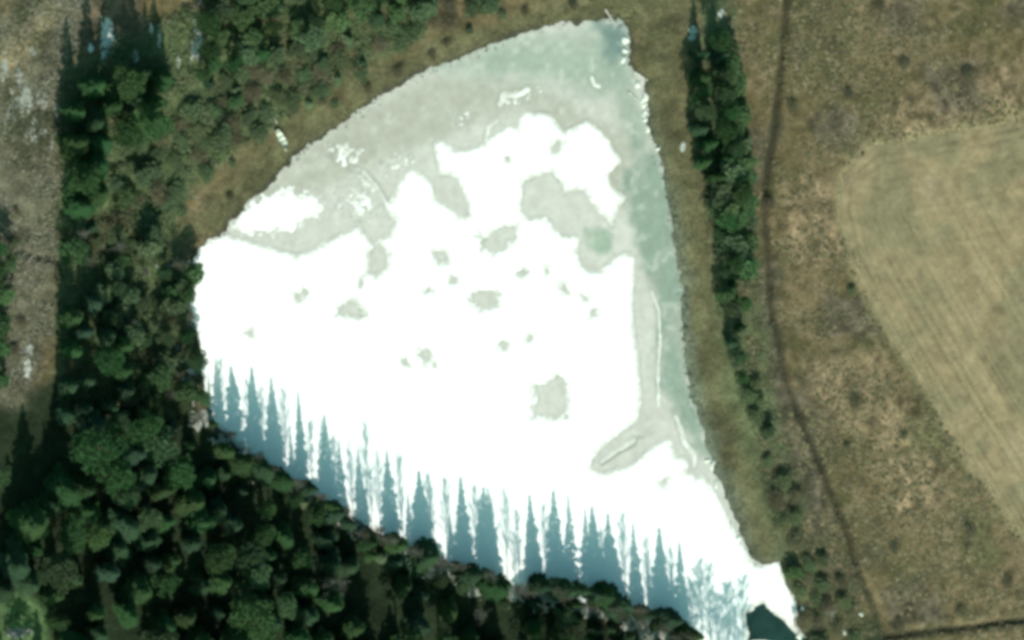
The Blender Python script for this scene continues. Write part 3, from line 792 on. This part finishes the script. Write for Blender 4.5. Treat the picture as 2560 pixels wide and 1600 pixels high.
tag(tussocks('clearing_grass', 3000, Z_CLEAR, (.12, .3), 305, [(.18, .165, .11), (.22, .205, .145), (.12, .115, .07)], 3),
    'pale withered grass in the clearing at the left', 'grass', kind='stuff')
tag(tussocks('thicket_grass', 9000, Z_NFOREST, (.16, .45), 307, [(.075, .10, .045), (.10, .11, .055), (.055, .075, .035)], 4),
    'green undergrowth between the trees north-west of the lake', 'grass', kind='stuff')

def scrub(name, n, region, palette, hgt, size, wid, seed, thr, label, near=None):
    rs = np.random.RandomState(seed)
    lo, hi = region.min(0), region.max(0)
    x = rs.uniform(lo[0], hi[0], n); y = rs.uniform(lo[1], hi[1], n)
    d = sdist(x, y, LAKE)
    f = fbm(x, y, 4.5, 4, seed + 500, .6)
    k = (sdist(x, y, region) + 6 * f > 0) & (d < (.15 if near is None else 1.4 * rs.rand(n) ** 3)) & (sdist(x, y, FIELD) < .8 + 4 * f) & (np.hypot(x - BOAT[0], y - BOAT[1]) > 3.0) & (f + rs.uniform(-.1, .1, n) > thr)
    if near is not None:
        k &= (d > -near * (.4 + rs.rand(n))) & (sdist(x, y, SNOW_MAIN) < 2.5)
    x, y, f = x[k], y[k], f[k]; n = len(x)
    m = hgt * np.clip(.35 + 2.2 * fbm(x, y, 2.6, 3, seed + 600), .08, 1.2)
    z = np.maximum(ground_h(x, y), -.02) + m * (1 - rs.rand(n) ** 2 * .8)
    a = rs.uniform(0, 6.283, n); L = rs.uniform(*size, n); w = rs.uniform(*wid, n)
    dv = np.stack([np.cos(a) * L, np.sin(a) * L, rs.uniform(-.3, .4, n) * L], 1)
    sv = np.stack([-np.sin(a) * w, np.cos(a) * w, rs.uniform(-.5, .5, n) * w], 1)
    p = np.stack([x, y, z], 1)
    V = np.stack([p, p + dv * .45 + sv, p + dv, p + dv * .45 - sv], 1).reshape(-1, 3)
    F = np.arange(4 * n).reshape(-1, 4)
    pal = np.array(palette); np_ = len(pal)
    idx = np.clip(((fbm(x, y, 5, 3, seed + 700) + .25 + rs.uniform(-.16, .16, n)) / .5 * np_).astype(int), 0, np_ - 1)
    c = pal[idx] * rs.uniform(.7, 1.3, (n, 1))
    return tag(mesh_obj(name, V, F, M['grass'], None, False, np.repeat(c, 4, 0)), label, 'undergrowth', kind='stuff')
scrub('thicket_scrub', 130000, Z_NFOREST, [(.115, .10, .058), (.085, .105, .052), (.075, .12, .052), (.10, .145, .066), (.115, .125, .07)], 1.9, (.3, .7), (.06, .15), 11, -.14,
      'tangled green and brown scrub filling the north-western thicket')
scrub('bank_scrub', 42000, Z_BANKN, [(.105, .09, .05), (.085, .09, .045), (.08, .105, .05), (.13, .11, .066)], .5, (.2, .55), (.04, .10), 12, -.0,
      'low mottled brown green scrub on the lake banks')
scrub('shore_reeds', 90000, LAKE + (LAKE - LAKE.mean(0)) * .12, [(.045, .045, .03), (.08, .076, .046), (.04, .045, .03), (.15, .14, .09)], .4, (.3, .9), (.04, .10), 13, -.12,
      'dead reeds and sedge fringing the ice edge', 1.6)
scrub('clearing_brush', 30000, Z_CLEAR, [(.06, .07, .038), (.10, .095, .062), (.17, .158, .118), (.25, .24, .19), (.075, .085, .045)], .5, (.4, 1.3), (.04, .10), 14, -.12,
      'matted grey brown dead brush in the left clearing')
scrub('belt_scrub', 56000, P([(1625,0),(1720,-30),(1760,300),(1785,700),(1830,950),(1930,1200),(2070,1420),(2080,1540),(1900,1530),(1850,1350),(1790,1080),(1700,750),(1650,400)]),
      [(.115, .10, .062), (.085, .10, .055), (.07, .105, .055), (.095, .115, .066)], 1.1, (.25, .6), (.05, .11), 15, -.05, 'soft grey green scrub along the eastern tree belt')
scrub('heath_heather', 60000, HEATH, [(.07, .068, .042), (.092, .084, .048), (.128, .108, .068), (.175, .146, .096), (.08, .084, .042)], .3, (.25, .8), (.03, .09), 16, .03,
      'tangled heather and bent grass blotching the heath beside the field')

# ------------------------------------------------------------------ ice and snow clumps pushed up along the shore
def snow_clump(px, py, w, h, ht, label, seed):
    x, y, _ = G(px, py)
    bm = bmesh.new()
    bmesh.ops.create_icosphere(bm, subdivisions=3, radius=1)
    r = random.Random(seed)
    ph = [r.uniform(0, 6) for _ in range(6)]
    for v in bm.verts:
        a = math.atan2(v.co.y, v.co.x)
        k = 1 + .22 * math.sin(2 * a + ph[0]) + .16 * math.sin(3 * a + ph[1]) + .1 * math.sin(5 * a + ph[2]) + .08 * math.sin(4 * v.co.z + 3 * a + ph[3])
        v.co = Vector((v.co.x * k * w * .42, v.co.y * k * h * .42, max(v.co.z, -.35) * ht * (1 + .3 * math.sin(3 * v.co.x + ph[4]) * math.sin(3 * v.co.y + ph[5]))))
    me = bpy.data.meshes.new('snow_clump'); bm.to_mesh(me); bm.free()
    me.materials.append(M['clump']); me.polygons.foreach_set('use_smooth', np.ones(len(me.polygons), bool))
    o = bpy.data.objects.new('snow_clump', me); COL.objects.link(o)
    z = max(0.0, float(ground_h(np.array([x]), np.array([y]))[0]))
    o.location = (x, y, z); o.rotation_euler = (0, 0, r.uniform(-.3, .3))
    return tag(o, label, 'snow', 'snow clumps along the shore')
EAST = [(1563,100,1.6,2.2),(1562,127,1.3,1.3),(1558,149,1.5,1.5),(1593,211,1.1,2.2),(1612,245,1.7,2.8),(1610,263,1.0,1.8),(1612,280,1.0,1.2),(1609,288,1.0,1.0),(1613,299,1.4,.9),(1619,323,1.3,1.5),(1645,372,.9,1.0)]
DESC = ['wide pale snow clump', 'round snow clump', 'knobbly snow clump', 'long narrow snow clump', 'largest white snow clump', 'slim snow clump', 'small snow clump', 'tiny snow clump', 'flat wide snow clump', 'bright snow clump', 'lone bright snow spot']
for i, (x, y, w, h) in enumerate(EAST):
    snow_clump(x, y, w, h, .32, "%s on the lake's upper eastern shore, %s from the top" % (DESC[i], ORD[i]), 400 + i)
for i, (x, y, w, h, lb) in enumerate([(1767,1152,1.2,1.0,'small snow clump on the south-eastern shore beside the ice arm'),(1781,1163,1.0,2.2,'curved snow clump on the south-eastern shore below the ice arm'),
        (1790,1210,.8,2.0,'narrow snow clump hugging the shore towards the south-east tip'),(1845,1345,1.3,1.6,'snow clump on the shore just above the south-east snow tongue'),
        (2005,1520,.8,1.6,'upright snow clump at the thicket edge beside the snow tongue'),(1998,1590,1.5,1.8,'pale snow clump by dark water at the bottom edge'),
        (2150,1535,1.0,1.0,'snow speck in the thicket near the bottom right ditch'),(2108,1580,1.0,1.4,'snow clump among shrubs at the bottom edge')]):
    snow_clump(x, y, w, h, .3, lb, 430 + i)

# ------------------------------------------------------------------ fallen trunks, boat and planks
def log(name, a, b, r, m, label, branches=4, seed=0):
    A = Vector(G(*a)); B = Vector(G(*b)); rr = random.Random(seed)
    for v in (A, B): v.z = max(0, float(ground_h(np.array([v.x]), np.array([v.y]))[0])) + r * .8
    o = bpy.data.objects.new(name, None); o.location = A; COL.objects.link(o); o.empty_display_size = .3
    t = Buf(); n = 6
    pts = [(B - A) * (i / n) + Vector((rr.uniform(-.05, .05), rr.uniform(-.05, .05), 0)) for i in range(n + 1)]
    t.tube(pts, [r * (1 - .6 * i / n) for i in range(n + 1)], 8)
    c = bpy.data.objects.new('trunk', t.mesh(name, m, True)); COL.objects.link(c); c.parent = o
    d = (B - A).normalized()
    for i in range(branches):
        q = Buf(); p = pts[2 + i % 5]
        e = p + (d * .6 + Vector((rr.uniform(-1, 1), rr.uniform(-1, 1), rr.uniform(.1, .4)))).normalized() * rr.uniform(.5, 1.1)
        q.tube([p, (p + e) / 2 + Vector((0, 0, .06)), e], (.04, .03, .012), 5)
        c = bpy.data.objects.new('branch', q.mesh(name + '_branch', m, True)); COL.objects.link(c); c.parent = o
    return tag(o, label, 'log')
log('fallen_birch_trunk', (1512, 24), (1540, 66), .16, M['birchbark'], "pale fallen trunk slanting to the ice at the lake's north-east corner", 4, 1)
log('driftwood_log', (1586, 180), (1619, 201), .22, M['birchbark'], 'bright log lying across the upper eastern shoreline', 3, 2)
log('driftwood_log', (1572, 230), (1594, 251), .15, M['birchbark'], 'thin pale log frozen into the ice near the upper eastern shore', 3, 3)
log('grey_pole', (470, 480), (538, 528), .08, M['oldwood'], 'long thin grey pole lying on the western bank towards the ice', 2, 4)

def boat(px, py, ang, L=4.3, W=1.45, Hh=.52):
    x, y, _ = G(px, py)
    z = float(ground_h(np.array([x]), np.array([y]))[0])
    root = bpy.data.objects.new('rowing_boat', None); COL.objects.link(root); root.empty_display_size = .5
    root.location = (x, y, z + .05); root.rotation_euler = (math.radians(5), 0, ang)
    ns, nr = 15, 11
    def sec(inset, zoff):
        V = []
        for i in range(ns):
            t = -1 + 2 * i / (ns - 1)
            w = (1 - max(0, t) ** 2.6) if t > 0 else (1 - .45 * (-t) ** 2.4)
            w = max(.02, w * W / 2 - inset); sheer = Hh * (1 + .35 * max(0, t) ** 2 + .1 * t * t)
            keel = .16 * max(0, t) ** 3
            for j in range(nr):
                a = math.pi * j / (nr - 1)
                yy = -math.cos(a) * w
                zz = sheer - (sheer - keel - zoff) * math.sin(a) ** .6
                V.append(((t * (L / 2 - inset)), yy, zz))
        return V
    F = [(i * nr + j, i * nr + j + 1, (i + 1) * nr + j + 1, (i + 1) * nr + j) for i in range(ns - 1) for j in range(nr - 1)]
    out = sec(0, 0); inn = sec(.04, .04)
    stern = [tuple(range(nr))]
    mesh_obj('hull', out, F + stern, M['boat_out'], root, True)
    mesh_obj('lining', inn, F + stern, M['boat'], root, True)
    for sgn, idx in ((1, nr - 1), (-1, 0)):
        b = Buf(); b.tube([Vector(out[i * nr + idx]) + Vector((0, 0, .015)) for i in range(ns)], [.035] * ns, 6)
        o = bpy.data.objects.new('gunwale', b.mesh('gunwale', M['boat_out'], True)); COL.objects.link(o); o.parent = root
    for tx in (-1.35, -.2, .85):
        k = W / 2 * (1 - max(0, tx / (L / 2)) ** 2.6 - .45 * max(0, -tx / (L / 2)) ** 2.4) * .93
        bm = bmesh.new(); bmesh.ops.create_cube(bm, size=1, matrix=Matrix.Translation((tx, 0, Hh * .74)) @ Matrix.Diagonal((.26, 2 * k, .035, 1)))
        me = bpy.data.meshes.new('thwart'); bm.to_mesh(me); bm.free(); me.materials.append(M['boat'])
        o = bpy.data.objects.new('thwart', me); COL.objects.link(o); o.parent = root
    tag(root, 'pale rowing boat with dark sides pulled up on the north-western bank', 'boat')
boat(703, 349, math.radians(-59))
def plank(a, b, w, label):
    A = Vector(G(*a)); B = Vector(G(*b))
    zz = max(float(ground_h(np.array([v.x]), np.array([v.y]))[0]) for v in (A, B, (A + B) / 2))
    c = (A + B) / 2; d = B - A
    bm = bmesh.new(); bmesh.ops.create_cube(bm, size=1, matrix=Matrix.Diagonal((Vector((d.x, d.y)).length, w, .06, 1)))
    bmesh.ops.bevel(bm, geom=bm.edges[:], offset=.012, segments=1, affect='EDGES')
    me = bpy.data.meshes.new('wooden_plank'); bm.to_mesh(me); bm.free(); me.materials.append(M['wood'])
    o = bpy.data.objects.new('wooden_plank', me); COL.objects.link(o)
    o.location = (c.x, c.y, zz + .04); o.rotation_euler = (0, 0, math.atan2(d.y, d.x))
    tag(o, label, 'plank', 'planks by the boat')
plank((684, 292), (691, 309), .28, 'long upright plank in the grass up the bank from the rowing boat')
plank((672, 300), (680, 302), .45, 'short wide plank left of the long plank above the rowing boat')
plank((686, 326), (692, 331), .4, 'small board at the upper end of the rowing boat')
plank((709, 372), (716, 378), .3, 'small board between the rowing boat and the ice')
print('TREES', len(TREES), {k: sum(t['kind'] == k for t in TREES) for k in KIND})
